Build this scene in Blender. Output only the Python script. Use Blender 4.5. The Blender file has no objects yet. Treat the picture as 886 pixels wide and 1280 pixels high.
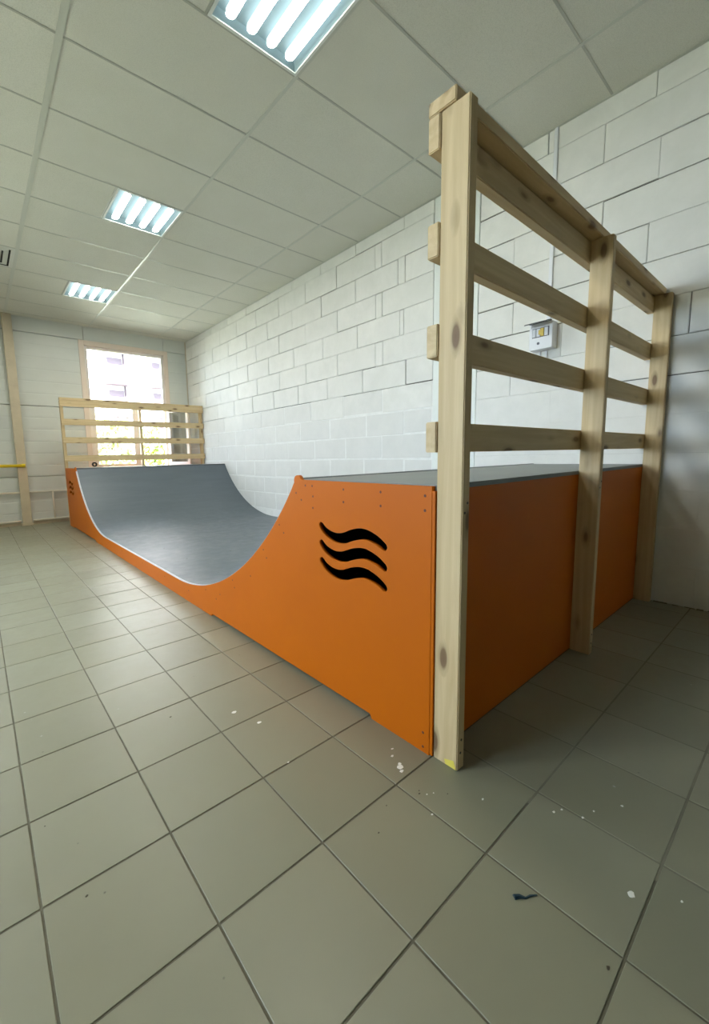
import bpy, bmesh, math, random
from mathutils import Vector, Matrix
random.seed(7)
R = random.Random(11)
C = bpy.context.scene.collection
S = bpy.context.scene

# ------------------------------------------------------------------ camera
W_, H_ = 886, 1280
FPX, PPX, PPY = 517.64, 394.4, 632.6
YAW, PIT, ROL, CAMZ = 0.6835, -0.1197, -0.022, 1.049
fw = Vector((math.sin(YAW)*math.cos(PIT), math.cos(YAW)*math.cos(PIT), math.sin(PIT)))
rt = Vector((math.cos(YAW), -math.sin(YAW), 0))
up = rt.cross(fw)
r2 = math.cos(ROL)*rt + math.sin(ROL)*up
u2 = -math.sin(ROL)*rt + math.cos(ROL)*up
cam = bpy.data.cameras.new('camera'); co = bpy.data.objects.new('camera', cam); C.objects.link(co)
co.matrix_world = Matrix(((r2.x, u2.x, -fw.x, 0), (r2.y, u2.y, -fw.y, 0), (r2.z, u2.z, -fw.z, CAMZ), (0, 0, 0, 1)))
cam.sensor_fit = 'AUTO'; cam.sensor_width = 36
cam.lens = FPX/H_*36
cam.shift_x = (W_/2-PPX)/H_; cam.shift_y = (PPY-H_/2)/H_
cam.clip_start = 0.02; cam.clip_end = 300
S.camera = co

# ------------------------------------------------------------------ world, light, exposure
wd = bpy.data.worlds.new('world'); S.world = wd; wd.use_nodes = True
nt = wd.node_tree; nt.nodes.clear()
bg = nt.nodes.new('ShaderNodeBackground'); wo = nt.nodes.new('ShaderNodeOutputWorld')
bg.inputs[0].default_value = (0.70, 0.83, 1.0, 1); bg.inputs[1].default_value = 5.0
nt.links.new(bg.outputs[0], wo.inputs[0])
S.view_settings.view_transform = 'Standard'
try: S.view_settings.look = 'None'
except Exception: pass
S.view_settings.exposure = 1.97; S.view_settings.gamma = 1.0; S.view_settings.use_curve_mapping = False
LAMP = 16.0
try:
    S.cycles.use_denoising = True; S.cycles.denoiser = 'OPENIMAGEDENOISE'
    S.cycles.max_bounces = 10; S.cycles.diffuse_bounces = 6; S.cycles.glossy_bounces = 4
    S.cycles.transparent_max_bounces = 8; S.cycles.sample_clamp_indirect = 6
    S.cycles.caustics_reflective = False; S.cycles.caustics_refractive = False
except Exception: pass

sd = bpy.data.lights.new('sun', 'SUN'); sd.energy = 30.0; sd.angle = .01; sd.color = (1, .96, .93)
so_ = bpy.data.objects.new('sun', sd); C.objects.link(so_)
so_.rotation_euler = Vector((.35, .75, -.75)).to_track_quat('-Z', 'Y').to_euler()

# room numbers (metres)
XW, YF, ZC = 3.562, 8.484, 3.42          # block wall, window wall, ceiling
XL, YB = -3.6, -5.0                      # wall on the left, wall behind
XU, Y0 = 0.587, 2.897                    # a runner and a row of the ceiling grid
X0, RY0, RY1, HP = 1.135, 0.784, 7.84, 0.947   # ramp: near side, back, far end, deck height

# ------------------------------------------------------------------ helpers
def link(name, me, parent=None, mats=()):
    o = bpy.data.objects.new(name, me); C.objects.link(o)
    for m in mats: me.materials.append(m)
    if parent: o.parent = parent
    return o
class MB:
    def __init__(s): s.v=[]; s.f=[]; s.mi=[]
    def add(s, vs, fs, m=0):
        b=len(s.v); s.v += [tuple(v) for v in vs]; s.f += [tuple(i+b for i in f) for f in fs]; s.mi += [m]*len(fs)
    def box(s, x0,x1,y0,y1,z0,z1, m=0):
        s.add([(x0,y0,z0),(x1,y0,z0),(x1,y1,z0),(x0,y1,z0),(x0,y0,z1),(x1,y0,z1),(x1,y1,z1),(x0,y1,z1)],
              [(0,3,2,1),(4,5,6,7),(0,1,5,4),(1,2,6,5),(2,3,7,6),(3,0,4,7)], m)
    def tube(s, pts, r, n=10, m=0, caps=True):
        pts=[Vector(p) for p in pts]; rings=[]
        for i,p in enumerate(pts):
            d=(pts[min(i+1,len(pts)-1)]-pts[max(i-1,0)]).normalized()
            a=d.orthogonal() if abs(d.z)<.9 else d.cross(Vector((1,0,0)))
            if abs(d.z)<.9: a=d.cross(Vector((0,0,1)))
            a.normalize(); b=d.cross(a).normalized()
            rr = r[i] if isinstance(r,(list,tuple)) else r
            rings.append([p+rr*(math.cos(t)*a+math.sin(t)*b) for t in [2*math.pi*k/n for k in range(n)]])
        vs=[v for g in rings for v in g]; fs=[]
        for i in range(len(pts)-1):
            for k in range(n): fs.append((i*n+k, i*n+(k+1)%n, (i+1)*n+(k+1)%n, (i+1)*n+k))
        if caps: fs.append(tuple(range(n-1,-1,-1))); fs.append(tuple((len(pts)-1)*n+k for k in range(n)))
        s.add(vs, fs, m)
    def mesh(s, name):
        me=bpy.data.meshes.new(name); me.from_pydata(s.v, [], s.f)
        for p,mi in zip(me.polygons, s.mi): p.material_index=mi
        bm=bmesh.new(); bm.from_mesh(me); bmesh.ops.recalc_face_normals(bm, faces=bm.faces); bm.to_mesh(me); bm.free()
        return me
    def obj(s, name, mat, parent=None, smooth=False, bevel=0, seg=1):
        me=s.mesh(name)
        if smooth:
            for p in me.polygons: p.use_smooth=True
        o=link(name, me, parent, mat if isinstance(mat,(list,tuple)) else [mat])
        if bevel:
            b=o.modifiers.new('bevel','BEVEL'); b.width=bevel; b.segments=seg; b.limit_method='ANGLE'
        return o
def boxo(name, mat, dims, parent=None, bevel=0, seg=1):
    m=MB(); m.box(*dims); return m.obj(name, mat, parent, bevel=bevel, seg=seg)
def chamfer_box(x0,x1,y0,y1,z0,z1,c):
    """12-edge chamfered box as one small mesh"""
    me=bpy.data.meshes.new('piece'); m=MB(); m.box(x0,x1,y0,y1,z0,z1); me=m.mesh('piece')
    bm=bmesh.new(); bm.from_mesh(me); bmesh.ops.bevel(bm, geom=bm.edges[:], offset=c, segments=1, affect='EDGES'); bm.to_mesh(me); bm.free()
    return me
def tag(o, label=None, cat=None, group=None, kind=None):
    if label: o['label']=label
    if cat: o['category']=cat
    if group: o['group']=group
    if kind: o['kind']=kind
    return o
def empty(name, loc=(0,0,0), label=None, cat=None, group=None, kind=None):
    o=bpy.data.objects.new(name,None); C.objects.link(o); o.location=loc; o.empty_display_size=.1
    return tag(o,label,cat,group,kind)
def srgb(r,g,b):
    f=lambda c:(c/255/12.92) if c/255<=.04045 else ((c/255+.055)/1.055)**2.4
    return (f(r),f(g),f(b),1)

# ------------------------------------------------------------------ materials
def mat(name, col, rough=.5, metal=0, emit=None, es=0, spec=None):
    m=bpy.data.materials.new(name); m.use_nodes=True; b=m.node_tree.nodes['Principled BSDF']
    b.inputs['Base Color'].default_value=col; b.inputs['Roughness'].default_value=rough; b.inputs['Metallic'].default_value=metal
    if spec is not None: b.inputs['Specular IOR Level'].default_value=spec
    if emit: b.inputs['Emission Color'].default_value=emit; b.inputs['Emission Strength'].default_value=es
    return m
class N:
    """tiny node-graph writer"""
    def __init__(s, m): s.t=m.node_tree; s.b=s.t.nodes['Principled BSDF']
    def n(s, typ, **kw):
        o=s.t.nodes.new(typ)
        for k,v in kw.items():
            if k.startswith('i_'): 
                key=k[2:]; key=int(key) if key.isdigit() else key.replace('_',' ')
                o.inputs[key].default_value=v
            else: setattr(o,k,v)
        return o
    def l(s,a,b): s.t.links.new(a,b)
    def ramp(s, src, stops):
        r=s.n('ShaderNodeValToRGB'); e=r.color_ramp.elements
        e[0].position,e[0].color=stops[0]; e[1].position,e[1].color=stops[-1]
        for p,c in stops[1:-1]:
            q=e.new(p); q.color=c
        s.l(src,r.inputs[0]); return r
    def mix(s, fac, a, b, mode='MIX'):
        x=s.n('ShaderNodeMix', data_type='RGBA', blend_type=mode)
        for k,v in ((0,fac),(6,a),(7,b)):
            if isinstance(v,(int,float,tuple)): x.inputs[k].default_value=v
            else: s.l(v,x.inputs[k])
        return x.outputs[2]
    def coord(s, scale=(1,1,1), rand=0, which='Object'):
        tc=s.n('ShaderNodeTexCoord'); mp=s.n('ShaderNodeMapping'); mp.inputs['Scale'].default_value=scale
        src=tc.outputs[which]
        if rand:
            oi=s.n('ShaderNodeObjectInfo'); vm=s.n('ShaderNodeVectorMath',operation='MULTIPLY_ADD')
            cx=s.n('ShaderNodeCombineXYZ'); ml=s.n('ShaderNodeMath',operation='MULTIPLY',i_1=rand)
            s.l(oi.outputs['Random'],ml.inputs[0])
            for k in range(3): s.l(ml.outputs[0],cx.inputs[k])
            ad=s.n('ShaderNodeVectorMath',operation='ADD'); s.l(src,ad.inputs[0]); s.l(cx.outputs[0],ad.inputs[1]); src=ad.outputs[0]
        s.l(src,mp.inputs['Vector']); return mp.outputs[0]
    def noise(s, vec, scale, detail=4, rough=.5, dist=0):
        x=s.n('ShaderNodeTexNoise'); x.inputs['Scale'].default_value=scale; x.inputs['Detail'].default_value=detail
        x.inputs['Roughness'].default_value=rough; x.inputs['Distortion'].default_value=dist
        s.l(vec,x.inputs['Vector']); return x.outputs['Fac']
    def bump(s, h, strength=.2, dist=.002):
        b=s.n('ShaderNodeBump'); b.inputs['Strength'].default_value=strength; b.inputs['Distance'].default_value=dist
        s.l(h,b.inputs['Height']); s.l(b.outputs[0],s.b.inputs['Normal'])

def m_tile():
    m=mat('glazed_floor_tile', srgb(170,168,146), .3, spec=.4); g=N(m)
    v=g.coord(which='Object'); geo=g.n('ShaderNodeNewGeometry'); oi=g.n('ShaderNodeObjectInfo')
    pos=geo.outputs['Position']
    n1=g.noise(pos,1.6,5,.6); n2=g.noise(pos,14,6,.7,.6); n3=g.noise(pos,160,2)
    tone=g.ramp(oi.outputs['Random'],[(0,srgb(130,130,110)),(.5,srgb(136,135,114)),(1,srgb(140,140,121))])
    c=g.mix(g.ramp(n1,[(.35,(0,0,0,1)),(.75,(.35,.35,.35,1))]).outputs[0], tone.outputs[0], srgb(123,119,100))
    c=g.mix(g.ramp(n2,[(.66,(0,0,0,1)),(.85,(.14,.14,.14,1))]).outputs[0], c, srgb(114,106,82))
    # small dark and pale specks
    vo=g.n('ShaderNodeTexVoronoi'); vo.inputs['Scale'].default_value=9; g.l(pos,vo.inputs['Vector'])
    sp=g.ramp(vo.outputs['Distance'],[(.0,(1,1,1,1)),(.035,(0,0,0,1))])
    c=g.mix(sp.outputs[0], c, srgb(74,72,62))
    vo2=g.n('ShaderNodeTexVoronoi'); vo2.inputs['Scale'].default_value=5.3; ad=g.n('ShaderNodeVectorMath',operation='ADD'); ad.inputs[1].default_value=(3.3,1.7,0)
    g.l(pos,ad.inputs[0]); g.l(ad.outputs[0],vo2.inputs['Vector'])
    sp2=g.ramp(vo2.outputs['Distance'],[(.0,(1,1,1,1)),(.028,(0,0,0,1))])
    c=g.mix(sp2.outputs[0], c, srgb(176,176,168))
    g.l(c,g.b.inputs['Base Color'])
    r=g.ramp(n2,[(.3,(.33,)*3+(1,)),(.75,(.45,)*3+(1,))]); g.l(r.outputs[0],g.b.inputs['Roughness'])
    g.bump(n3,.06,.001)
    return m
def m_noisy(name, c1, c2, scale=8, rough=.7, bump=.2, bscale=60, detail=5, lo=.35, hi=.7, spec=None, rand=0, stretch=(1,1,1)):
    m=mat(name,c1,rough,spec=spec); g=N(m); v=g.coord(stretch,rand)
    n=g.noise(v,scale,detail,.6)
    g.l(g.ramp(n,[(lo,c1),(hi,c2)]).outputs[0], g.b.inputs['Base Color'])
    if bump: g.bump(g.noise(v,bscale,3),bump,.002)
    return m
def m_wood(name, a, b, knot):
    """planed pine: the board's own X axis is the grain"""
    m=mat(name,a,.62); g=N(m)
    v=g.coord((1,1,1),37.0)
    mp=g.n('ShaderNodeMapping'); mp.inputs['Scale'].default_value=(.9,15,15); g.l(v,mp.inputs['Vector'])
    # knots bend the grain
    mk=g.n('ShaderNodeMapping'); mk.inputs['Scale'].default_value=(4.0,11,11); g.l(v,mk.inputs['Vector'])
    vo=g.n('ShaderNodeTexVoronoi'); vo.inputs['Scale'].default_value=1.0; g.l(mk.outputs[0],vo.inputs['Vector'])
    kn=g.ramp(vo.outputs['Distance'],[(.06,(1,1,1,1)),(.15,(.55,.55,.55,1)),(.28,(0,0,0,1))])
    ad=g.n('ShaderNodeVectorMath',operation='ADD'); sc=g.n('ShaderNodeVectorMath',operation='SCALE'); sc.inputs['Scale'].default_value=.35
    g.l(kn.outputs[0],sc.inputs[0]); g.l(mp.outputs[0],ad.inputs[0]); g.l(sc.outputs[0],ad.inputs[1])
    n=g.noise(ad.outputs[0],1.6,6,.62,.8)
    wv=g.n('ShaderNodeTexWave',wave_type='BANDS',bands_direction='Y'); wv.inputs['Scale'].default_value=.55; wv.inputs['Distortion'].default_value=4; wv.inputs['Detail'].default_value=3; wv.inputs['Detail Scale'].default_value=.6
    g.l(ad.outputs[0],wv.inputs['Vector'])
    c=g.ramp(n,[(.32,a),(.72,b)]).outputs[0]
    c=g.mix(g.ramp(wv.outputs['Fac'],[(.45,(0,0,0,1)),(1,(.38,.38,.38,1))]).outputs[0], c, b)
    ck=g.mix(g.ramp(vo.outputs['Distance'],[(.0,(.85,.85,.85,1)),(.12,(.8,.8,.8,1)),(.17,(.3,.3,.3,1)),(.28,(0,0,0,1))]).outputs[0], c, knot)
    g.l(ck,g.b.inputs['Base Color']); g.bump(n,.12,.002)
    return m
def m_orange():
    m=mat('orange_paint', srgb(214,110,4), .5, spec=.22); g=N(m)
    v=g.coord(); n=g.noise(v,2.2,4,.6); n2=g.noise(v,220,2)
    g.l(g.ramp(n,[(.3,srgb(193,99,0)),(.75,srgb(187,94,0))]).outputs[0],g.b.inputs['Base Color'])
    g.bump(n2,.10,.001); return m
def m_deck():
    m=mat('slate_grey_riding_paint', srgb(106,114,119), .4); g=N(m); v=g.coord()
    mp=g.n('ShaderNodeMapping'); mp.inputs['Scale'].default_value=(.5,6,1); g.l(v,mp.inputs['Vector'])
    n=g.noise(mp.outputs[0],2.5,6,.65,.4); n2=g.noise(v,9,5,.7)
    c=g.ramp(n,[(.3,srgb(88,97,104)),(.7,srgb(96,105,112))]).outputs[0]
    c=g.mix(g.ramp(n2,[(.6,(0,0,0,1)),(.8,(.3,.3,.3,1))]).outputs[0],c,srgb(112,120,126))
    g.l(c,g.b.inputs['Base Color']); g.l(g.ramp(n2,[(.3,(.38,)*3+(1,)),(.7,(.52,)*3+(1,))]).outputs[0],g.b.inputs['Roughness'])
    return m
def m_block(name, a, b):
    m=mat(name,a,.8); g=N(m); geo=g.n('ShaderNodeNewGeometry'); pos=geo.outputs['Position']; oi=g.n('ShaderNodeObjectInfo')
    n=g.noise(pos,5,6,.65,.3); n2=g.noise(pos,40,4,.6)
    c=g.ramp(n,[(.3,a),(.72,b)]).outputs[0]
    c=g.mix(g.ramp(oi.outputs['Random'],[(0,(0,0,0,1)),(1,(.35,.35,.35,1))]).outputs[0],c,b)
    g.l(c,g.b.inputs['Base Color']); g.bump(n2,.3,.003); return m
def m_ceil():
    m=mat('mineral_fibre_panel', srgb(213,213,204), .9); g=N(m); v=g.coord(rand=5)
    vo=g.n('ShaderNodeTexNoise'); vo.inputs['Scale'].default_value=260; vo.inputs['Detail'].default_value=2; g.l(v,vo.inputs['Vector'])
    n=g.noise(v,3,3)
    c=g.mix(g.ramp(vo.outputs['Fac'],[(.45,(0,0,0,1)),(.72,(.5,.5,.5,1))]).outputs[0],g.ramp(n,[(.3,srgb(217,216,206)),(.7,srgb(213,212,201))]).outputs[0],srgb(176,176,165))
    g.l(c,g.b.inputs['Base Color']); g.bump(vo.outputs['Fac'],.2,.002); return m
def m_glass():
    m=bpy.data.materials.new('window_glass'); m.use_nodes=True; t=m.node_tree; t.nodes.clear()
    o=t.nodes.new('ShaderNodeOutputMaterial'); tr=t.nodes.new('ShaderNodeBsdfTransparent'); gl=t.nodes.new('ShaderNodeBsdfGlossy'); mx=t.nodes.new('ShaderNodeMixShader'); fr=t.nodes.new('ShaderNodeFresnel')
    tr.inputs[0].default_value=(.94,.96,.96,1); gl.inputs['Roughness'].default_value=.02; fr.inputs['IOR'].default_value=1.45
    t.links.new(fr.outputs[0],mx.inputs[0]); t.links.new(tr.outputs[0],mx.inputs[1]); t.links.new(gl.outputs[0],mx.inputs[2]); t.links.new(mx.outputs[0],o.inputs[0]); return m

M=dict(
 tile=m_tile(), dusty=m_noisy('dust_filled_joint',srgb(124,121,104),srgb(110,106,90),9,.8,.2,70),
 grout=m_noisy('grout',srgb(94,91,75),srgb(112,108,92),20,.9,.3,80),
 ceil=m_ceil(), tbar=mat('ceiling_tee_bar',srgb(196,198,188),.3), tee=mat('ceiling_cross_tee',srgb(172,173,164),.3), slab=mat('plenum_board',srgb(120,120,115),.9),
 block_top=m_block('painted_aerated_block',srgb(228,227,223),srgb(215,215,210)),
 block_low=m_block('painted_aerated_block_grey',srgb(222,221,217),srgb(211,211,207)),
 mortar=m_noisy('painted_mortar',srgb(233,233,230),srgb(222,223,220),12,.8,.4,50),
 gap=m_noisy('open_joint_shade',srgb(84,82,78),srgb(60,58,55),12,.95,.4,50),  # dark tone puts the shade inside the open joints into the colour
 plaster=m_noisy('painted_concrete',srgb(226,230,226),srgb(219,223,219),4,.7,.1,50),
 wallp=m_noisy('sandwich_panel_paint',srgb(208,212,208),srgb(200,204,200),1.2,.42,0),
 trimw=mat('window_trim',srgb(222,208,196),.45), pvc=mat('white_pvc',srgb(232,226,222),.35),
 beige=m_noisy('beige_steel_paint',srgb(202,190,166),srgb(192,180,156),6,.55,.1,40),
 pipe=mat('cream_pipe_paint',srgb(226,220,206),.4), yellow=mat('yellow_paint',srgb(222,196,30),.45),
 plain=m_noisy('painted_wall',srgb(206,207,198),srgb(198,199,190),3,.8,.1,40),
 orange=m_orange(), deck=m_deck(), deck2=m_noisy('deck_grey_paint',srgb(124,130,129),srgb(114,120,120),3,.5,.1,80), edge=m_noisy('pale_plywood_edge',srgb(196,196,200),srgb(176,176,184),40,.6,.1,90),
 dark=mat('dark_steel',srgb(78,82,84),.45,.2), raw=m_noisy('raw_plywood',srgb(120,92,62),srgb(98,74,50),9,.8,.1,60),
 screw=mat('recessed_screw',srgb(96,44,20),.5), steel=mat('zinc_screw',srgb(70,64,58),.4,.6),
 pine=m_wood('pine',srgb(216,194,152),srgb(194,168,124),srgb(98,66,40)),
 tray=mat('lamp_tray',srgb(168,186,190),.4), lampf=mat('lamp_frame',srgb(225,228,225),.35),
 tube=mat('lamp_tube',(1,1,1,1),.4,emit=(1.0,.98,.86,1),es=LAMP), tubes=mat('lamp_tube_side',(.8,.85,.9,1),.4,emit=(.85,.98,1.0,1),es=.55),
 vent=mat('vent_metal',srgb(205,206,198),.4), ventd=mat('vent_gap',srgb(40,40,38),.8),
 boxw=mat('grey_white_plastic',srgb(218,220,224),.35), smoke=mat('smoked_plastic',srgb(70,72,76),.2), sticker=mat('yellow_sticker',srgb(214,186,90),.6), module=mat('dark_module',srgb(92,94,104),.5),
 glass=m_glass(), rubber=mat('black_rubber',srgb(30,30,32),.6), white=mat('white_splash',srgb(232,232,226),.6), teal=mat('teal_smear',srgb(20,52,66),.5), olive=mat('dark_scrap',srgb(70,66,52),.8), ypaint=mat('yellow_smudge',srgb(226,208,90),.6),
 facade=m_noisy('pale_facade',srgb(226,222,222),srgb(216,212,212),.3,.9,0), facade2=mat('balcony_grey',srgb(52,40,46),.9), winf=mat('far_window',srgb(70,60,66),.8), 
 asphalt=m_noisy('yard_ground',srgb(150,150,140),srgb(120,124,104),.4,.9,0),
 leaf=m_noisy('foliage',srgb(128,148,70),srgb(160,172,92),.9,.6,0), leaf2=m_noisy('foliage_pale',srgb(150,158,100),srgb(176,178,122),.9,.6,0), bark=mat('bark',srgb(90,74,58),.9),
)

# ------------------------------------------------------------------ FLOOR
floor=empty('floor',kind='structure')
boxo('grout_bed',M['grout'],(XL-.1,XW+.12,YB-.1,YF+.1,-.12,-.0022),floor)
boxo('dusty_grout',M['dusty'],(X0+.06,XW,-1.5,RY0-.03,-.0021,-.0007),floor)
PX,PY=.3076,.303; OX,OY=.025,1.090
tile_me=[chamfer_box(-.1512,.1512,-.149,.149,-.009,0,.0012) for _ in range(1)]
tile_me[0].materials.append(M['tile'])
rest=MB(); cand=[]
for i in range(-13,13):
    for j in range(-22,26):
        x0=OX+PX*i; y0=OY+PY*j
        if x0+PX<XL or y0+PY<YB or x0>XW+.05 or y0>YF+.05: continue
        x1=x0+PX; y1=y0+PY
        cx,cy=(x0+x1)/2,(y0+y1)/2
        cut = x0<XL or x1>XW or y0<YB or y1>YF
        d=Vector((cx,cy,-CAMZ)); depth=d.dot(fw)
        vis=False
        if depth>.1:
            u=PPX+FPX*d.dot(r2)/depth; v=PPY-FPX*d.dot(u2)/depth
            vis=-130<u<W_+130 and -50<v<H_+190
        under = x0>X0+.12 and y0>RY0+.1 and y1<RY1-.1
        if under: continue
        if vis: cand.append((depth,cx,cy,x0,x1,y0,y1,cut))
        else: rest.box(max(x0,XL)+.0025,min(x1,XW)-.0025,max(y0,YB)+.0025,min(y1,YF)-.0025,-.009,0)
cand.sort()
for k,(dp,cx,cy,x0,x1,y0,y1,cut) in enumerate(cand):
    if k>=300:
        rest.box(max(x0,XL)+.0025,min(x1,XW)-.0025,max(y0,YB)+.0025,min(y1,YF)-.0025,-.009,0); continue
    if cut:
        me=chamfer_box(max(x0,XL)+.0025-cx,min(x1,XW)-.0025-cx,max(y0,YB)+.0025-cy,min(y1,YF)-.0025-cy,-.009,0,.0012); me.materials.append(M['tile'])
    else: me=tile_me[0]
    o=link('tile',me,floor); o.location=(cx,cy,-.0004*R.random()); o.rotation_euler=(R.uniform(-.0008,.0008),R.uniform(-.0008,.0008),R.uniform(-.003,.003))
o=rest.obj('tile_field',M['tile'],floor); tag(o,kind='stuff')
def blob(x,y,rx,ry,mt,name,n=9,z=.0006,seed=0):
    q=random.Random(seed); m=MB(); a0=q.random()*3
    ring=[(x+rx*(.65+.5*q.random())*math.cos(a0+t)*1,y+ry*(.65+.5*q.random())*math.sin(a0+t)) for t in [2*math.pi*k/n for k in range(n)]]
    vs=[(a,b,z) for a,b in ring]+[(x+(a-x)*1.12,y+(b-y)*1.12,.0) for a,b in ring]
    fs=[tuple(range(n))]+[(k,n+k,n+(k+1)%n,(k+1)%n) for k in range(n)]
    m.add(vs,fs); return m.obj(name,mt,floor)
for k,(x,y,s) in enumerate([(1.017,.827,.014),(1.006,.812,.009),(1.028,.838,.008),(1.037,.879,.007),(1.065,.902,.006),(.74,1.473,.012),(.782,1.346,.011),(.743,1.093,.005),(1.217,.421,.006),(1.243,.41,.005),(1.259,.36,.005),(1.307,.347,.004),(1.103,.579,.005),(.941,.647,.005),(1.111,.21,.011),(1.39,.30,.005),(1.18,.13,.004),(.99,.70,.003),(1.01,.69,.003)]):
    blob(x,y,s*.85,s*.6,M['white'],'paint_splash',seed=k)
for k,(x,y,s) in enumerate([(.975,.717,.0045),(.984,.725,.003),(.864,.754,.003),(.778,.708,.0035),(.113,1.053,.005),(.525,1.618,.006),(.904,.198,.006),(1.04,.66,.003),(.06,1.35,.003),(1.145,.256,.0)]):
    if s: blob(x,y,s*.8,s*.55,M['olive'],'dirt_speck',seed=40+k)
m=MB(); pts=[(.893,.385),(.905,.377),(.913,.366),(.925,.362),(.940,.352)]; m.tube([(a,b,.0015) for a,b in pts],[.006,.005,.0022,.0026,.0012],6)
tag(m.obj('scrap_of_foil',M['teal']),'small curled dark teal scrap lying on the floor tiles in front','scrap')

# ------------------------------------------------------------------ CEILING
ceil=empty('ceiling',(0,0,0),kind='structure')
boxo('plenum',M['slab'],(XL-.1,XW+.15,YB-.1,YF+.15,ZC+.10,ZC+.16),ceil)
lights=[(XU+.6,Y0+.6*(-2),1),(XU+.6,Y0+.6*2,2),(XU+.6,Y0+.6*6,3)]
lights2=[(XU-2.4+.6,y,0) for _,y,_ in lights]
xs=[XL]+[XU+1.2*k for k in range(-3,3)]+[XW]
rows=[Y0+.6*k for k in range(-14,10)]
ys=[YB]+[y for y in rows if YB+.05<y<YF-.05]+[YF]
pm={}
pj=[]
for a,b in zip(xs[:-1],xs[1:]):
    for c,d in zip(ys[:-1],ys[1:]):
        segs=[(a,b)]
        for lx,ly,_ in lights+lights2:
            if abs(c-ly)<.01 and a-.01<lx<b-.01: segs=[(a,lx)]; pj.append((lx,c,d))
        if abs(c-(Y0+3))<.02 and abs(b-XU)<.01: segs=[(a,b-.6)]; pj.append((b-.6,c,d))   # vent cell
        for s0,s1 in segs:
            key=(round(s1-s0,3),round(d-c,3))
            if key not in pm:
                hx,hy=key[0]/2-.003,key[1]/2-.003
                pm[key]=chamfer_box(-hx,hx,-hy,hy,0,.014,.0015); pm[key].materials.append(M['ceil'])
            o=link('ceiling_panel',pm[key],ceil); o.location=((s0+s1)/2,(c+d)/2,ZC+.0006*R.random())
for x in xs[1:-1]:
    w=.019 if abs(x-XU)<.01 else .012
    boxo('runner',M['tbar'],(x-w,x+w,YB,YF,ZC-.003,ZC-.0005),ceil)
for y in ys[1:-1]:
    for a,b in zip(xs[:-1],xs[1:]):
        boxo('cross_tee',M['tee'],(a+.012,b-.012,y-.007,y+.007,ZC-.002,ZC-.0005),ceil)
for x,c,d in pj: boxo('cross_tee',M['tee'],(x-.014,x+.002,c+.007,d-.007,ZC-.002,ZC-.0005),ceil)
m=MB(); t=.019
m.box(XW-t,XW,YB,YF,ZC-.003,ZC-.0008); m.box(XL,XL+t,YB,YF,ZC-.003,ZC-.0008); m.box(XL,XW,YF-t,YF,ZC-.003,ZC-.0008); m.box(XL,XW,YB,YB+t,ZC-.003,ZC-.0008)
m.obj('edge_angle',M['tbar'],ceil)

def lamp(x,y,label,group):
    t=empty('ceiling_light',(x,y,ZC),label,'light',group)
    f=MB(); w=.593; e=.016
    f.box(.004,w,.004,.004+e,-.006,.0); f.box(.004,w,w-e,w,-.006,.0); f.box(.004,.004+e,.004+e,w-e,-.006,.0); f.box(w-e,w,.004+e,w-e,-.006,.0)
    f.obj('frame',M['lampf'],t)
    tr=MB(); a,b=.018,.579
    tr.add([(a,a,-.001),(b,a,-.001),(b,b,-.001),(a,b,-.001),(a+.02,a+.01,.05),(b-.02,a+.01,.05),(b-.02,b-.01,.05),(a+.02,b-.01,.05)],[(4,5,6,7),(0,1,5,4),(1,2,6,5),(2,3,7,6),(3,0,4,7)])
    tr.obj('tray',M['tray'],t)
    for k in range(4):
        q=MB(); cx=.105+.13*k; n=10; r=.0275
        pr=[]
        for i in range(n+1): an=math.pi*i/n; pr.append((cx+r*math.cos(an), .545-r+r*math.sin(an)))
        for i in range(n+1): an=math.pi+math.pi*i/n; pr.append((cx+r*math.cos(an), .05+r+r*math.sin(an)))
        L=len(pr); q.add([(px,py,.004) for px,py in pr]+[(px,py,.02) for px,py in pr],[tuple(range(L)),tuple(range(2*L-1,L-1,-1))]+[(i,(i+1)%L,L+(i+1)%L,L+i) for i in range(L)]); q.mi=[0]+[1]*(len(q.f)-1)
        q.obj('tube',[M['tube'],M['tubes']],t)
    return t
for (x,y,_),l in zip(lights,['large lit square ceiling light nearest the viewer at the top edge','middle one of the three lit square ceiling lights in a line','small lit square ceiling light farthest away towards the window']):
    lamp(x,y,l,'square lights in the suspended ceiling')
for (x,y,_),l in zip(lights2,('nearest','second','third')): lamp(x,y,l+' lit square ceiling light of the row over the open floor on the left','lights outside the frame on the left')
# vent
v=empty('ceiling_vent',(XU-.6,Y0+3.0,ZC),'pale square ceiling vent with concentric slots by the left edge','vent')
g=MB(); g.box(.005,.595,.005,.595,.0015,.006); g.obj('backing',M['ventd'],v)
for k,(a) in enumerate((.005,.07,.135,.2)):
    f=MB(); wd_=.047; b=.6-a
    f.add([(a,a,-.002),(b,a,-.002),(b,b,-.002),(a,b,-.002),(a+wd_,a+wd_,-.008),(b-wd_,a+wd_,-.008),(b-wd_,b-wd_,-.008),(a+wd_,b-wd_,-.008)],[(0,1,5,4),(1,2,6,5),(2,3,7,6),(3,0,4,7)])
    o=f.obj('vane',M['vent'],v); so=o.modifiers.new('solid','SOLIDIFY'); so.thickness=.003

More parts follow.
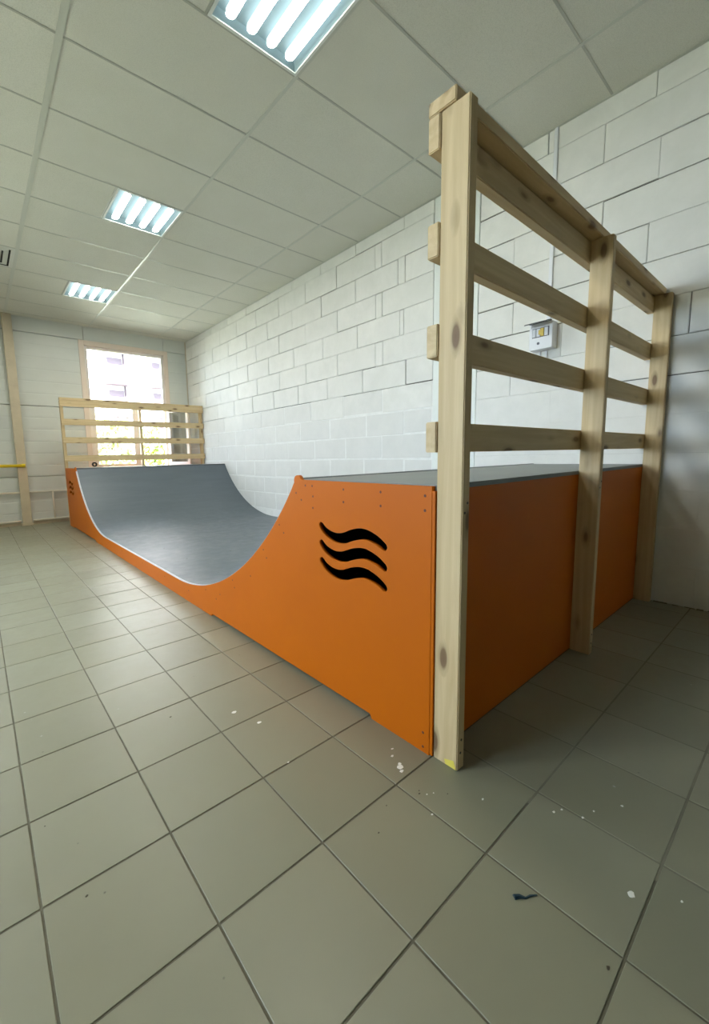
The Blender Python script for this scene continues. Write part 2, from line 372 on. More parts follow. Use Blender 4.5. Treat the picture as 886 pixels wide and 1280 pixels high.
# ------------------------------------------------------------------ BLOCK WALL (right)
wr=empty('wall_right',(0,0,0),kind='structure')
YP=-.62
boxo('plaster_face',M['plaster'],(XW,XW+.2,YB,YP,-.02,ZC+.08),wr)
ZJ=1.765
boxo('mortar_backing',M['gap'],(XW+.016,XW+.2,-.62,2.06,-.02,ZC+.08),wr)
boxo('mortar_backing',M['gap'],(XW+.016,XW+.2,2.50,YF+.14,ZJ,ZC+.08),wr)
boxo('mortar_backing',M['mortar'],(XW+.0025,XW+.2,2.50,YF+.14,-.02,ZJ),wr)
boxo('concrete_column',M['plaster'],(XW-.001,XW+.2,2.046,2.505,-.02,ZC+.06),wr,bevel=.004)
blockn=0
def block(y0,y1,z0,z1,low,flush=False):
    global blockn
    if z0>=ZC+.02 or y1-y0<.03: return
    q=R
    g=(lambda:(.004+.013*q.random())) if low else (lambda: q.choice([.0004,.0008,.002,.0035,.0055]))
    if flush: g=lambda:.0003
    a0,a1,b0,b1=y0+g(),y1-g(),z0+g(),min(z1,ZC+.05)-g()
    x=XW+(q.uniform(-.001,.0008) if not low else q.uniform(-.001,.0012))
    c=.0035 if not low else .005
    # slightly uneven corner positions, front face chamfered
    j=lambda:q.uniform(-.0018,.0018)*(3 if low else 1)
    P=[(x,a0+c,b0+c),(x,a1-c,b0+c),(x,a1-c,b1-c),(x,a0+c,b1-c)]
    P=[(p[0],p[1]+j(),p[2]+j()) for p in P]
    k=.0025 if not low else .002
    if flush: x=XW; k=.0006
    Q=[(x+k,a0,b0),(x+k,a1,b0),(x+k,a1,b1),(x+k,a0,b1)]
    B=[(XW+.03,a0,b0),(XW+.03,a1,b0),(XW+.03,a1,b1),(XW+.03,a0,b1)]
    m=MB(); m.add(P+Q+B,[(0,1,2,3),(0,4,5,1),(1,5,6,2),(2,6,7,3),(3,7,4,0),(4,8,9,5),(5,9,10,6),(6,10,11,7),(7,11,8,4),(8,11,10,9)])
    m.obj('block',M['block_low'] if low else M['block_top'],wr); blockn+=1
# left of the column: courses from the ceiling down
zt=[3.30+.255]+[3.30-.255*k for k in range(0,13)]
firstj={0:[2.867,3.559],1:[3.164,3.258,3.882],2:[2.855,2.941,3.566],3:[3.159,3.255,3.879],4:[2.866,2.918,3.542],5:[3.156,3.263,3.884],6:[2.84,3.463],7:[3.158,3.793],8:[2.858,3.406,4.056],9:[3.171,3.761],10:[2.86,3.45],11:[3.17,3.79],12:[2.86,3.48],13:[3.17,3.79]}
for k in range(len(zt)-1):
    z1,z0=zt[k],zt[k+1]
    if k<=13:
        js=[2.508]+firstj[k]
        while js[-1]<YF-.7: js.append(js[-1]+.622+R.uniform(-.012,.012))
        js.append(YF+.02)
        for a,b in zip(js[:-1],js[1:]):
            if z1<.12 : continue
            if z1<.95 and (b<1.9 or a>7.2): continue
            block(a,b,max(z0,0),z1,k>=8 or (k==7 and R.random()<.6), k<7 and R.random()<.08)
# right of the column
zt2=[3.27+.25]+[3.27-.25*k for k in range(0,13)]+[0]
fj={0:[.857,1.5],1:[1.131,1.75],2:[.818,1.44],3:[1.12,1.738],4:[.851,1.46],5:[1.11,1.731],6:[.607,1.35],7:[1.11,1.737],8:[.79,1.41],9:[1.1,1.73],10:[.8,1.42],11:[1.12,1.74],12:[.8,1.42],13:[1.1,1.72]}
for k in range(len(zt2)-1):
    z1,z0=zt2[k],zt2[k+1]
    js=fj[k][:]
    while js[0]>YP+.7: js.insert(0,js[0]-.622+R.uniform(-.01,.01))
    js=[YP]+js+[2.043]
    for a,b in zip(js[:-1],js[1:]):
        if z1<=.02 or (b<-.1 and a<-1.0 and False): continue
        block(a,b,max(z0,0),z1,False,k>=8)
# uneven dirt line of mortar at the wall foot
m=MB(); q=random.Random(3); y=YP+.02
while y<.66:
    L=.03+.05*q.random(); m.box(XW-.004-.012*q.random(),XW,y,y+L,-.0005,.0025+.004*q.random()); y+=L+.03*q.random()+.01*q.random()
m.obj('mortar_crumbs',M['dusty'],wr)

# ------------------------------------------------------------------ WINDOW WALL (far)
wf=empty('wall_far',(0,0,0),kind='structure')
WX0,WX1,WZ0,WZ1=1.60,3.17,.80,3.18      # trim outside
GX0,GX1,GZ0,GZ1=1.69,3.10,.88,3.10      # opening
def panel(x0,x1,z0,z1):
    m=MB(); g=.004; x0+=g;x1-=g;z0+=g;z1-=g
    # gently ribbed sheet: shallow horizontal grooves every 0.2 m
    prof=[]; z=z0; prof.append((YF+.006,z)); prof.append((YF,z+.006))
    zz=math.ceil(z0/.2)*.2
    while zz<z1-.02:
        if zz>z0+.02: prof+=[(YF,zz-.012),(YF+.002,zz-.006),(YF+.002,zz+.006),(YF,zz+.012)]
        zz+=.2
    prof+=[(YF,z1-.006),(YF+.006,z1)]
    vs=[];n=len(prof)
    for x in (x0,x1): vs+=[(x,a,b) for a,b in prof]
    fs=[(i,i+1,n+i+1,n+i) for i in range(n-1)]
    b0=len(vs); vs+=[(x0,YF+.09,z0),(x0,YF+.09,z1),(x1,YF+.09,z0),(x1,YF+.09,z1)]
    fs+=[(0,n,b0+2,b0),(n-1,b0+1,b0+3,2*n-1),(b0,b0+2,b0+3,b0+1),tuple(list(range(n))+[b0+1,b0]),tuple(list(range(2*n-1,n-1,-1))+[b0+2,b0+3])]
    m.add(vs,fs); m.obj('panel',M['wallp'],wf)
AX0,AX1=-2.6,-.9
zs=[0,.811,1.995,3.18,ZC+.08]
for z0,z1 in zip(zs[:-1],zs[1:]):
    for x0,x1 in ((XL,AX0),(AX1,.60),(.60,GX0),(GX1,XW+.016)):
        panel(x0,x1,z0,z1)
panel(AX0,AX1,0,GZ0); panel(AX0,AX1,GZ1,ZC+.08)
panel(GX0,GX1,GZ1,ZC+.08); panel(GX0,GX1,0,GZ0)
for a,b,c,d in ((XL-.1,AX0,-.02,ZC+.1),(AX1,GX0,-.02,ZC+.1),(GX1,XW+.2,-.02,ZC+.1),(AX0,AX1,-.02,GZ0),(AX0,AX1,GZ1,ZC+.1),(GX0,GX1,-.02,GZ0),(GX0,GX1,GZ1,ZC+.1)):
    boxo('backing',M['plain'],(a,b,YF+.07,YF+.14,c,d),wf)
tr1=empty('trim_1',kind='structure')
boxo('column',M['beige'],(.535,.665,YF-.075,YF-.001,0,ZC-.004),tr1,bevel=.004)
boxo('column_plate',M['beige'],(.515,.685,YF-.09,YF-.001,0,.035),tr1,bevel=.003)
boxo('corner_trim',M['beige'],(XW-.02,XW-.004,YF-.012,YF-.001,0,ZC-.004),tr1,bevel=.002)
boxo('skirting',M['beige'],(XL,.515,YF-.014,YF-.001,0,.05),wf); boxo('skirting',M['beige'],(.685,XW,YF-.014,YF-.001,0,.05),wf)
# window
win=empty('window_1',(0,0,0),kind='structure')
def frame(name,x0,x1,z0,z1,y0,y1,w,mt,par,bev=.003):
    m=MB(); m.box(x0,x0+w,y0,y1,z0,z1); m.box(x1-w,x1,y0,y1,z0,z1); m.box(x0+w,x1-w,y0,y1,z0,z0+w); m.box(x0+w,x1-w,y0,y1,z1-w,z1)
    return m.obj(name,mt,par,bevel=bev)
frame('trim',WX0,WX1,WZ0,WZ1,YF-.014,YF-.0005,.085,M['trimw'],win)
m=MB(); m.box(GX0-.015,GX0+.0,YF,YF+.14,GZ0,GZ1); m.box(GX1,GX1+.015,YF,YF+.14,GZ0,GZ1); m.box(GX0,GX1,YF,YF+.14,GZ1,GZ1+.012); m.box(GX0,GX1,YF-.04,YF+.14,GZ0-.03,GZ0)
m.obj('reveal',M['trimw'],win)
fy0,fy1=YF+.045,YF+.105
frame('window_frame',GX0,GX1,GZ0,GZ1,fy0,fy1,.05,M['pvc'],win)
boxo('transom',M['pvc'],(GX0+.05,GX1-.05,fy0,fy1,2.10,2.17),win,bevel=.003)
boxo('mullion',M['pvc'],(2.50,2.585,fy0,fy1,GZ0+.05,2.10),win,bevel=.003)
boxo('pane',M['glass'],(GX0+.05,GX1-.05,fy0+.028,fy0+.033,2.17,GZ1-.05),win)
sl=frame('sash',GX0+.05,2.50,GZ0+.05,2.10,fy0+.004,fy1-.01,.055,M['pvc'],win)
boxo('pane',M['glass'],(GX0+.105,2.445,fy0+.028,fy0+.033,GZ0+.105,2.045),sl)
# open sash, hinged on the right jamb and swung into the room
sh=bpy.data.objects.new('open_sash',None); C.objects.link(sh); sh.parent=win; sh.location=(GX1-.02,YF-.02,0); sh.rotation_euler=(0,0,math.radians(118))
osf=frame('sash_frame',-.52,0,GZ0+.06,2.04,-.05,0,.06,M['pvc'],sh)
boxo('sash_pane',M['glass'],(-.46,-.06,-.028,-.023,GZ0+.12,1.98),sh)
m=MB(); m.box(-.50,-.475,.0,.03,1.42,1.46); m.box(-.497,-.478,.03,.042,1.33,1.46); m.obj('sash_handle',M['pvc'],sh)
w2=empty('added_window_2',(0,0,0),kind='structure')  # out of view, added for more daylight from the left
frame('trim',AX0-.07,AX1+.07,GZ0-.08,GZ1+.08,YF-.014,YF-.0005,.085,M['trimw'],w2)
frame('window_frame',AX0,AX1,GZ0,GZ1,fy0,fy1,.05,M['pvc'],w2)
boxo('pane',M['glass'],(AX0+.05,AX1-.05,fy0+.028,fy0+.033,GZ0+.05,GZ1-.05),w2)
# other walls
wl=empty('wall_left',kind='structure'); LY0,LY1,LZ0,LZ1=1.6,4.6,.95,2.95
for a,b,c,d in ((YB-.1,LY0,-.02,ZC+.1),(LY1,YF+.1,-.02,ZC+.1),(LY0,LY1,-.02,LZ0),(LY0,LY1,LZ1,ZC+.1)):
    boxo('wall_section',M['plain'],(XL-.1,XL,a,b,c,d),wl)
w3=empty('added_window_3',(0,0,0),kind='structure')  # unseen window, added to throw daylight onto the left-facing sides
m=MB(); xx0,xx1=XL-.08,XL-.02; w_=.06
for a,b,c,d in ((LY0,LY0+w_,LZ0,LZ1),(LY1-w_,LY1,LZ0,LZ1),(LY0+w_,LY1-w_,LZ0,LZ0+w_),(LY0+w_,LY1-w_,LZ1-w_,LZ1),((LY0+LY1)/2-.04,(LY0+LY1)/2+.04,LZ0+w_,LZ1-w_)): m.box(xx0,xx1,a,b,c,d)
tag(m.obj('window_frame',M['pvc'],w3),kind=None)
boxo('pane',M['glass'],(XL-.052,XL-.047,LY0+.05,LY1-.05,LZ0+.05,LZ1-.05),w3)
tag(boxo('wall_back',M['plain'],(XL,XW+.016,YB-.1,YB,-.02,ZC+.1)),kind='structure')

# pipes along the far wall
hp=empty('heating_pipes',(0,0,0),'cream heating pipes running low along the far wall behind the ramp','pipe')
yp=YF-.045
m=MB(); m.tube([(XL+.01,yp,.555),(.535,yp,.555)],.016,10); m.tube([(.665,yp,.555),(XW-.04,yp,.55)],.016,10); m.obj('upper_pipe',M['pipe'],hp,smooth=True)
m=MB(); m.tube([(XL+.01,yp,.075),(.515,yp,.075)],.016,10); m.tube([(.685,yp,.075),(XW-.04,yp,.07)],.016,10); m.obj('lower_pipe',M['pipe'],hp,smooth=True)
m=MB(); m.tube([(1.0,yp-.001,.075),(1.0,yp-.001,.555)],.013,10); m.obj('riser',M['pipe'],hp,smooth=True)
for x in (-.9,.2,.8,1.35,2.2):
    boxo('bracket',M['pipe'],(x-.006,x+.006,yp+.01,YF-.0005,.548,.562),hp); boxo('bracket',M['pipe'],(x-.006,x+.006,yp+.01,YF-.0005,.068,.082),hp)
gp=empty('gas_pipe',(0,0,0),'bright yellow horizontal pipe ending at the beige column','pipe')
m=MB(); m.tube([(XL+.01,YF-.10,1.0),(.62,YF-.10,1.0)],.024,12); m.obj('pipe',M['yellow'],gp,smooth=True)
m=MB(); m.tube([(.60,YF-.10,1.0),(.645,YF-.10,1.0)],.029,12); m.obj('end_cap',M['yellow'],gp,smooth=True)
for x in (-1.6,-.4):
    m=MB(); m.box(x-.01,x+.01,YF-.08,YF-.0005,.99,1.01); m.obj('bracket',M['yellow'],gp)
m=MB(); m.box(.55,.57,YF-.098,YF-.0755,.99,1.01); m.obj('bracket',M['yellow'],gp)

# ------------------------------------------------------------------ RAMP
ramp=empty('mini_ramp',(X0,RY0,0),'orange sided wooden mini ramp with slate grey riding surface and wave cutouts','ramp')
def rp(o):  # keep world coordinates under the empty
    o.parent=ramp; o.matrix_parent_inverse=Matrix.Translation((-X0,-RY0,0)); return o
ZB=.128; RAD=1.906; YT1=3.10; YT2=5.42; YC1=YT1-math.sqrt(2*RAD*(HP-ZB)-(HP-ZB)**2); YC2=YT2+math.sqrt(2*RAD*(HP-ZB)-(HP-ZB)**2)
def prof(n=28, off=0.0):
    """riding line from near coping to far coping, off = distance below the surface"""
    A=math.acos(1-(HP-ZB)/RAD); pts=[]
    for i in range(n+1):
        a=A*(1-i/n); pts.append((YT1-(RAD+off)*math.sin(a), ZB+RAD-(RAD+off)*math.cos(a)))
    for i in range(1,4): pts.append((YT1+(YT2-YT1)*i/4, ZB-off))
    for i in range(n+1):
        a=A*i/n; pts.append((YT2+(RAD+off)*math.sin(a), ZB+RAD-(RAD+off)*math.cos(a)))
    return pts
CR=.026
def side_outline():
    o=[(RY0+.013,0),(1.068,0),(1.078,.018),(2.515,.018),(2.53,0),(5.95,0),(5.965,.018),(7.49,.018),(7.50,0),(RY1-.013,0),(RY1-.013,HP-.003)]
    cy,cz=YC2+.012,HP-.008
    o.append((cy+CR+.006,HP-.003))
    for k in range(0,9):
        a=math.radians(20+k*22); o.append((cy+CR*math.cos(a),cz+CR*math.sin(a)))
    pts=[p for p in prof(28,.0) if p[1]<HP-.035]
    o+=pts[::-1]
    cy=YC1-.012
    for k in range(0,9):
        a=math.radians(-16+k*22); o.append((cy+CR*math.cos(a),cz+CR*math.sin(a)))
    o.append((cy-CR-.006,HP-.003)); o.append((RY0+.013,HP-.003))
    return o
def wave(dy0,dz,mir=False):
    c=[(1.358,.752),(1.334,.731),(1.294,.715),(1.253,.710),(1.214,.716),(1.176,.731),(1.133,.743),(1.098,.746),(1.064,.740),(1.031,.729),(1.001,.712)]
    # smooth the centre line
    def cr(p0,p1,p2,p3,t):
        return tuple(.5*((2*p1[k])+(-p0[k]+p2[k])*t+(2*p0[k]-5*p1[k]+4*p2[k]-p3[k])*t*t+(-p0[k]+3*p1[k]-3*p2[k]+p3[k])*t**3) for k in range(2))
    d=[]
    for i in range(len(c)-1):
        for t in (0,.34,.67): d.append(cr(c[max(i-1,0)],c[i],c[i+1],c[min(i+2,len(c)-1)],t))
    d.append(c[-1]); n=len(d); U=[];L=[]
    for i,p in enumerate(d):
        a=d[max(i-1,0)]; b=d[min(i+1,n-1)]; tx,ty=b[0]-a[0],b[1]-a[1]; l=math.hypot(tx,ty); nx,ny=-ty/l,tx/l
        s=i/(n-1); w=.0155+.0075*math.sin(math.pi*min(max(s,0),1))
        U.append((p[0]+nx*w,p[1]+ny*w)); L.append((p[0]-nx*w,p[1]-ny*w))
    def cap(p,q0,q1,k=6):
        a0=math.atan2(q0[1]-p[1],q0[0]-p[0]); a1=math.atan2(q1[1]-p[1],q1[0]-p[0]); r=math.hypot(q0[0]-p[0],q0[1]-p[1])
        while a1>a0: a1-=2*math.pi
        return [(p[0]+r*math.cos(a0+(a1-a0)*i/k),p[1]+r*math.sin(a0+(a1-a0)*i/k)) for i in range(1,k)]
    # d runs towards -y, so U = left of travel
    out=U+cap(d[-1],U[-1],L[-1])+L[::-1]+cap(d[0],L[0],U[0])
    out=[(y,z+dz) for y,z in out]
    if mir: out=[(RY0+RY1-y,z-.012) for y,z in out]
    return out
def poly_slab(name,outline,holes,x0,x1,mt,parent_fn,bevel=.0012):
    cu=bpy.data.curves.new(name,'CURVE'); cu.dimensions='2D'; cu.fill_mode='BOTH'; cu.extrude=(x1-x0)/2
    for loop in [outline]+holes:
        s=cu.splines.new('POLY'); s.points.add(len(loop)-1); s.use_cyclic_u=True
        for i,(a,b) in enumerate(loop): s.points[i].co=(a,b,0,1)
    tmp=bpy.data.objects.new('tmp_'+name,cu); C.objects.link(tmp)
    dg=bpy.context.evaluated_depsgraph_get(); dg.update()
    me=bpy.data.meshes.new_from_object(tmp.evaluated_get(dg)); bpy.data.objects.remove(tmp); bpy.data.curves.remove(cu)
    xm=(x0+x1)/2
    for v in me.vertices: v.co=Vector((v.co.z+xm, v.co.x, v.co.y))
    me.name=name
    bm=bmesh.new(); bm.from_mesh(me); bmesh.ops.remove_doubles(bm,verts=bm.verts,dist=1e-5); bmesh.ops.recalc_face_normals(bm,faces=bm.faces); bm.to_mesh(me); bm.free()
    me.materials.clear()
    return parent_fn(link(name,me,None,[mt]))
holes=[wave(0,-.0775*k) for k in range(3)]+[wave(0,-.0775*k,True) for k in range(3)]
poly_slab('side_panel',side_outline(),holes,X0,X0+.018,M['orange'],rp)
# wall-side panel and inner ribs (raw plywood) so the ramp is a closed box
inner=[(RY0+.02,.02)]+[(RY1-.02,.02)]+[(RY1-.02,HP-.03),(YC2+.04,HP-.03)]+prof(14,.03)[::-1]+[(YC1-.04,HP-.03),(RY0+.02,HP-.03)]
XE=XW-.006
o=poly_slab('wall_side_panel',inner,[],XE-.03,XE-.012,M['raw'],rp)
# riding surface: curved 12 mm sheet
pf=prof(36,0); pb=prof(36,.012); n=len(pf); m=MB()
xa,xb=X0+.0182,XE
vs=[(x,a,b) for x in (xa,xb) for a,b in pf]+[(x,a,b) for x in (xa,xb) for a,b in pb]
fs=[]
for i in range(n-1):
    fs+=[(i,i+1,n+i+1,n+i),(2*n+i,3*n+i,3*n+i+1,2*n+i+1),(i,2*n+i,2*n+i+1,i+1),(n+i,n+i+1,3*n+i+1,3*n+i)]
fs+=[(0,n,3*n,2*n),(n-1,3*n-1,4*n-1,2*n-1)]
m.add(vs,fs); me=m.mesh('riding_surface')
bm=bmesh.new(); bm.from_mesh(me)
bmesh.ops.split_edges(bm,edges=[e for e in bm.edges if len(e.link_faces)==2 and e.calc_face_angle(0)>.5]); bm.to_mesh(me); bm.free()
for p in me.polygons: p.use_smooth=True
o=rp(link('riding_surface',me,None,[M['deck']]))
# pale worn edge strip of the surface beside the orange panel
m=MB(); q0=[p for p in prof(36,-.0015) if p[1]<HP-.04]; q1=[p for p in prof(36,.004) if p[1]<HP-.04]
k=min(len(q0),len(q1)); q0,q1=q0[:k],q1[:k]
vs=[(x,a,b) for x in (X0+.001,X0+.022) for a,b in q0]+[(x,a,b) for x in (X0+.001,X0+.022) for a,b in q1]
fs=[]
for i in range(k-1): fs+=[(i,i+1,k+i+1,k+i),(i,2*k+i,2*k+i+1,i+1),(k+i,k+i+1,3*k+i+1,3*k+i)]
m.add(vs,fs); o=rp(m.obj('surface_edge',M['edge'],None)); tag(o,'pale worn plywood edge along the curve')
# decks
rp(boxo('deck',M['deck2'],(X0+.0182,XE,RY0+.0002,YC1-.036,HP-.018,HP),bevel=.001))
rp(boxo('deck',M['deck2'],(X0+.0182,XE,YC2+.036,RY1,HP-.018,HP),bevel=.001))
# strip of a second deck sheet beyond the middle post
for cy in (YC1-.012,YC2+.012):
    m=MB(); m.tube([(X0+.0185,cy,HP-.0185),(XE-.001,cy,HP-.0185)],.0235,16); rp(m.obj('coping',M['dark'],None,smooth=True))
rp(boxo('back_panel',M['orange'],(X0+.001,XE,RY0,RY0+.012,.004,HP-.0185),bevel=.001))
rp(boxo('back_panel',M['orange'],(X0+.001,XE,RY1-.012,RY1,.004,HP-.0185),bevel=.001))
for y0,y1 in ((RY0+.02,1.06),(2.55,2.62),(3.3,3.37),(4.2,4.27),(5.1,5.17),(5.85,5.94),(7.5,RY1-.02)):
    rp(boxo('floor_runner',M['raw'],(X0+.02,XE-.03,y0,y1,0,.016)))
# countersunk screws
scr=[(1.463,.92),(1.415,.92),(1.534,.883),(1.496,.853),(1.411,.874),(1.413,.823),(1.215,.914),(1.216,.863),(1.017,.914),(1.017,.863),(.823,.912),(.823,.863),(1.681,.717),(1.645,.681),(1.838,.566),(1.81,.526),(1.984,.392),(2.201,.32),(2.18,.278),(2.38,.186),(2.597,.165),(.822,.073),(.822,.02),(2.44,.14),(2.9,.085),(3.4,.085),(4.0,.085),(4.7,.085),(5.3,.085)]
scr+=[(RY0+RY1-a,b) for a,b in scr[:12]]
sm=MB(); n=8; sm.add([(0,0,0)]+[(-.0005,.0042*math.cos(2*math.pi*k/n),.0042*math.sin(2*math.pi*k/n)) for k in range(n)]+[(.0006,.0055*math.cos(2*math.pi*k/n),.0055*math.sin(2*math.pi*k/n)) for k in range(n)],[(0,1+k,1+(k+1)%n) for k in range(n)]+[(1+k,9+k,9+(k+1)%n,1+(k+1)%n) for k in range(n)])
sme=sm.mesh('screw'); sme.materials.append(M['screw'])
for a,b in scr: o=rp(link('screw',sme)); o.location=(X0-.0004,a,b)
# seam screws in the grey surface
for x in (1.45,1.9,2.4,2.9,3.3):
    for y in (3.05,3.7,4.3):
        m=MB(); m.box(x-.007,x+.007,y-.007,y+.007,ZB-.002,ZB+.0008); 
        rp(m.obj('screw',M['dark'],None)); 

# ------------------------------------------------------------------ FENCES
def board(name,L,w,t,loc,rot,par,bev=.003):
    m=MB(); m.box(0,L,0,w,0,t)
    me=m.mesh(name); bm=bmesh.new(); bm.from_mesh(me); bmesh.ops.bevel(bm,geom=bm.edges[:],offset=bev,segments=2,affect='EDGES'); bm.to_mesh(me); bm.free()
    o=link(name,me,par,[M['pine']]); o.location=loc; o.rotation_euler=rot; return o
def fence(yb,side,label,xs_,zoff=0):
    """posts stand outside the ramp end at yb; side=-1 near end, +1 far end"""
    f=empty('safety_fence',(X0,yb,0),label,'fence','wooden fences at the two ends of the ramp')
    for x in xs_:
        # grain axis up: rotate X -> Z  (local: x->z, y->y, z->-x)
        y0=(-.093 if side<0 else 0.0)
        p=board('post',2.033,.092,.041,(x-X0+.041,y0+(.0005 if side>0 else 0),0),(0,-math.pi/2,0),f)
    L=XW-.008-(X0+.001)
    ry=(.0005 if side<0 else -.0405)
    for z,h in ((1.053,.096),(1.347,.098),(1.640,.098),(1.936,.096)):
        # x grain; w along z
        board('rail',L,h,.040,(0.001,ry+.040,z+zoff),(math.pi/2,0,0),f)
    cy=(-.052 if side<0 else -.041)
    board('cap_rail',L,.093,.041,(0.001,cy,2.034),(0,0,0),f)
    return f
PXS=(1.141,2.357,3.509)
nf=fence(RY0,-1,'near tall pine slat fence behind the ramp deck with three posts',PXS)
ff=fence(RY1,1,'far small pine slat fence on the ramp end before the window',PXS)
# screws in the near posts
me2=bpy.data.meshes.new('post_screw'); m=MB(); m.tube([(0,0,0),(0,-.0012,0)],.0042,8); me2=m.mesh('post_screw'); me2.materials.append(M['steel'])
for x in (PXS[0],PXS[1]):
    for dx,z in ((.014,.865),(.028,.895),(.018,.06),(.022,.105)):
        o=link('post_screw',me2,nf); o.location=(x-X0+dx,-.0932,z)
m=MB(); m.add([(X0+.0055,RY0-.09,.004),(X0+.0055,RY0-.05,.004),(X0+.0055,RY0-.045,.02),(X0+.0055,RY0-.08,.032)],[(0,1,2,3)])
sm_=m.obj('paint_smudge',M['ypaint'],nf); sm_.location=(-X0,-RY0,0); 
so=sm_.modifiers.new('s','SOLIDIFY'); so.thickness=.0006

# roll standing in for a small unidentified dark object on the far coping
t=empty('unidentified_roll',(1.40,YC2+.10,HP),'tiny dark unidentified object on the far deck edge near the left fence post','unidentified_item')
m=MB(); n=18; ro,ri,w=.036,.017,.03
vs=[];fs=[]
for y in (0,w):
    for r_ in (ro,ri):
        vs+=[(r_*math.cos(2*math.pi*k/n),y,ro+r_*math.sin(2*math.pi*k/n)) for k in range(n)]
for k in range(n):
    j=(k+1)%n; fs+=[(k,j,n+j,n+k),(2*n+k,3*n+k,3*n+j,2*n+j),(k,2*n+k,2*n+j,j),(n+k,n+j,3*n+j,3*n+k)]
m.add(vs,fs); m.obj('roll',M['rubber'],t); t.location.y=YC2-.01; t.location.z=HP+.0155

# ------------------------------------------------------------------ ELECTRICAL BOX ON THE WALL
eb=empty('breaker_box',(XW-.001,1.465,1.93),'white breaker box with smoked flip cover and yellow sticker on the block wall','electrical box')
def e(name,mt,d,par=eb,bev=.003): return boxo(name,mt,d,par,bevel=bev,seg=2)
D=-.092
e('body',M['boxw'],(D,-.001,-.085,.085,-.095,.10))
e('module_recess',M['module'],(D-.0015,D+.002,-.062,.062,-.005,.065),bev=.0005)
for k in range(4): e('breaker',M['boxw'] if k!=1 else M['sticker'],(D-.010,D-.0015,-.055+.029*k,-.030+.029*k,.0,.058),bev=.001)
e('sticker',M['sticker'],(D-.0118,D-.0100,-.022,.012,.012,.046),bev=.0003)
m=MB(); m.tube([(D-.004,.015,-.05),(D+.001,.015,-.05)],.010,10); m.obj('lock',M['module'],eb)
# smoked cover swung up and outwards
m=MB(); n=8; P1=[];
for i in range(n+1):
    t_=i/n; P1.append((D-.004-.10*t_, .098-.022*t_*t_))
vs=[(x,y,z) for y in (-.08,.08) for x,z in P1]+[(x,y,z+.006) for y in (-.08,.08) for x,z in P1]; k=n+1
fs=[]
for i in range(n): fs+=[(i,i+1,k+i+1,k+i),(2*k+i,3*k+i,3*k+i+1,2*k+i+1),(i,2*k+i,2*k+i+1,i+1),(k+i,k+i+1,3*k+i+1,3*k+i)]
fs+=[(0,k,3*k,2*k),(n,3*k-1,4*k-1,2*k-1)]
m.add(vs,fs); m.obj('flip_cover',M['smoke'],eb)
cd=empty('cable_duct',(XW,1.44,2.03),'narrow white cable duct running from the ceiling down to the breaker box','cable duct')
boxo('duct',M['boxw'],(-.014,-.0015,-.010,.018,.002,ZC-.004-2.03),cd,bevel=.002)
boxo('duct_lid',M['boxw'],(-.0155,-.0142,-.006,.014,.002,ZC-.004-2.03),cd,bevel=.0004)
for k,y in enumerate((1.44,1.49)):
    pass
m=MB(); m.tube([(XW-.010,1.45,1.834),(XW-.010,1.45,1.72)],.007,8); tag(m.obj('cable_stub',M['boxw']),'short white cable stub under the middle of the breaker box, right of the other stub','cable',None)
m=MB(); m.tube([(XW-.010,1.50,1.834),(XW-.010,1.50,1.72)],.006,8); 
o=m.obj('cable_stub',M['boxw']); tag(o,'short white cable stub under the left corner of the breaker box','cable')

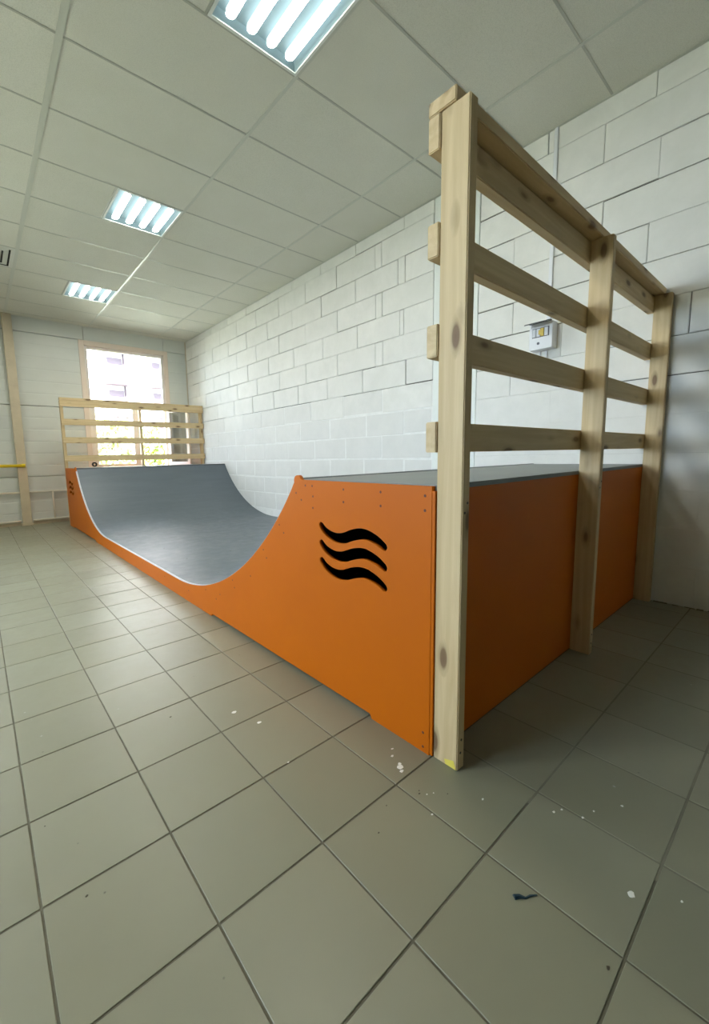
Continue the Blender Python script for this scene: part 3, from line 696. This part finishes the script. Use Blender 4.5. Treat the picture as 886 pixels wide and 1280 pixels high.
# ------------------------------------------------------------------ OUTSIDE
tag(boxo('ground',M['asphalt'],(-40,60,-30,90,-.9,-.5)),kind='structure')
bl=empty('apartment_building',(14,42,-.5),'tall pale apartment block with stacked balconies seen through the window','building')
boxo('wall',M['facade'],(-24,9,0,10,0,30),bl)
for cx in (-9.2,-5.2,-1.2,2.8):
    boxo('drainpipe',M['facade2'],(cx-1.35,cx-1.2,-.15,0,0,30),bl)
for cx in (-8.2,-4.2,-.2,3.6):
    for k in range(1,10):
        z=k*2.9
        b=boxo('balcony',M['facade'],(cx,cx+1.9,-1.0,0,z,z+1.05),bl)
        boxo('slab',M['facade2'],(cx-.05,cx+1.95,-1.05,0,z-.3,z),b)
        boxo('window',M['winf'],(cx+.3,cx+1.6,-.06,0,z+1.15,z+2.2),bl)
def tree(x,y,h,rad,mt,label,seed):
    q=random.Random(seed); t=empty('tree',(x,y,-.5),label,'tree','trees in the yard outside the window')
    m=MB(); m.tube([(0,0,0),(.05,.02,h*.35),(-.03,.05,h*.65),(.02,0,h*.85)],[.13,.10,.07,.03],8); m.obj('trunk',M['bark'],t,smooth=True)
    f=MB()
    for k in range(1500):
        u=q.gauss(0,1),q.gauss(0,1),q.gauss(0,1); l=math.sqrt(sum(a*a for a in u)) or 1; rr=rad*(.55+.5*q.random())
        c=Vector((u[0]/l*rr,u[1]/l*rr,h*.62+u[2]/l*rr*h*.42/rad))
        n_=Vector((q.gauss(0,1),q.gauss(0,1),q.gauss(0,1))).normalized(); a=n_.orthogonal().normalized()*(.10+.07*q.random()); b=n_.cross(a)
        f.add([c-a,c-b*.6,c+a,c+b*.6],[(0,1,2,3)])
    me=bpy.data.meshes.new('foliage'); me.from_pydata(f.v,[],f.f); o=link('foliage',me,t,[mt]); o['kind']='stuff'
for k,(x,y,h,rad,mt,lb) in enumerate([(4.5,19,3.4,1.2,'leaf2','pale green tree outside behind the left half of the window'),
      (7.0,22,3.1,1.15,'leaf','bushy green tree outside, right of the pale green one'),
      (9.3,23,3.4,1.1,'leaf','bright green tree outside behind the open sash'),
      (7.4,28,3.3,1.5,'leaf2','pale low tree outside, farther back between two nearer ones')]):
    tree(x,y,h,rad,M[mt],lb,70+k)
# daylight portal (only guides sampling of the sky through the opening)
pl=bpy.data.lights.new('window_portal','AREA'); pl.shape='RECTANGLE'; pl.size=GX1-GX0; pl.size_y=GZ1-GZ0
po=bpy.data.objects.new('window_portal',pl); C.objects.link(po); po.location=((GX0+GX1)/2,YF+.15,(GZ0+GZ1)/2); po.rotation_euler=(-math.pi/2,0,0)
po2=bpy.data.objects.new('window_portal',pl); C.objects.link(po2); po2.location=((AX0+AX1)/2,YF+.15,(GZ0+GZ1)/2); po2.rotation_euler=(-math.pi/2,0,0)
try: pl.cycles.is_portal=True
except Exception: bpy.data.objects.remove(po)
pl3=bpy.data.lights.new('window_portal','AREA'); pl3.shape='RECTANGLE'; pl3.size=LZ1-LZ0; pl3.size_y=LY1-LY0; po3=bpy.data.objects.new('window_portal',pl3); C.objects.link(po3); po3.location=(XL-.12,(LY0+LY1)/2,(LZ0+LZ1)/2); po3.rotation_euler=(0,-math.pi/2,0)
try: pl3.cycles.is_portal=True
except Exception: bpy.data.objects.remove(po3)
print('blocks',blockn,'tiles',min(300,len(cand)))
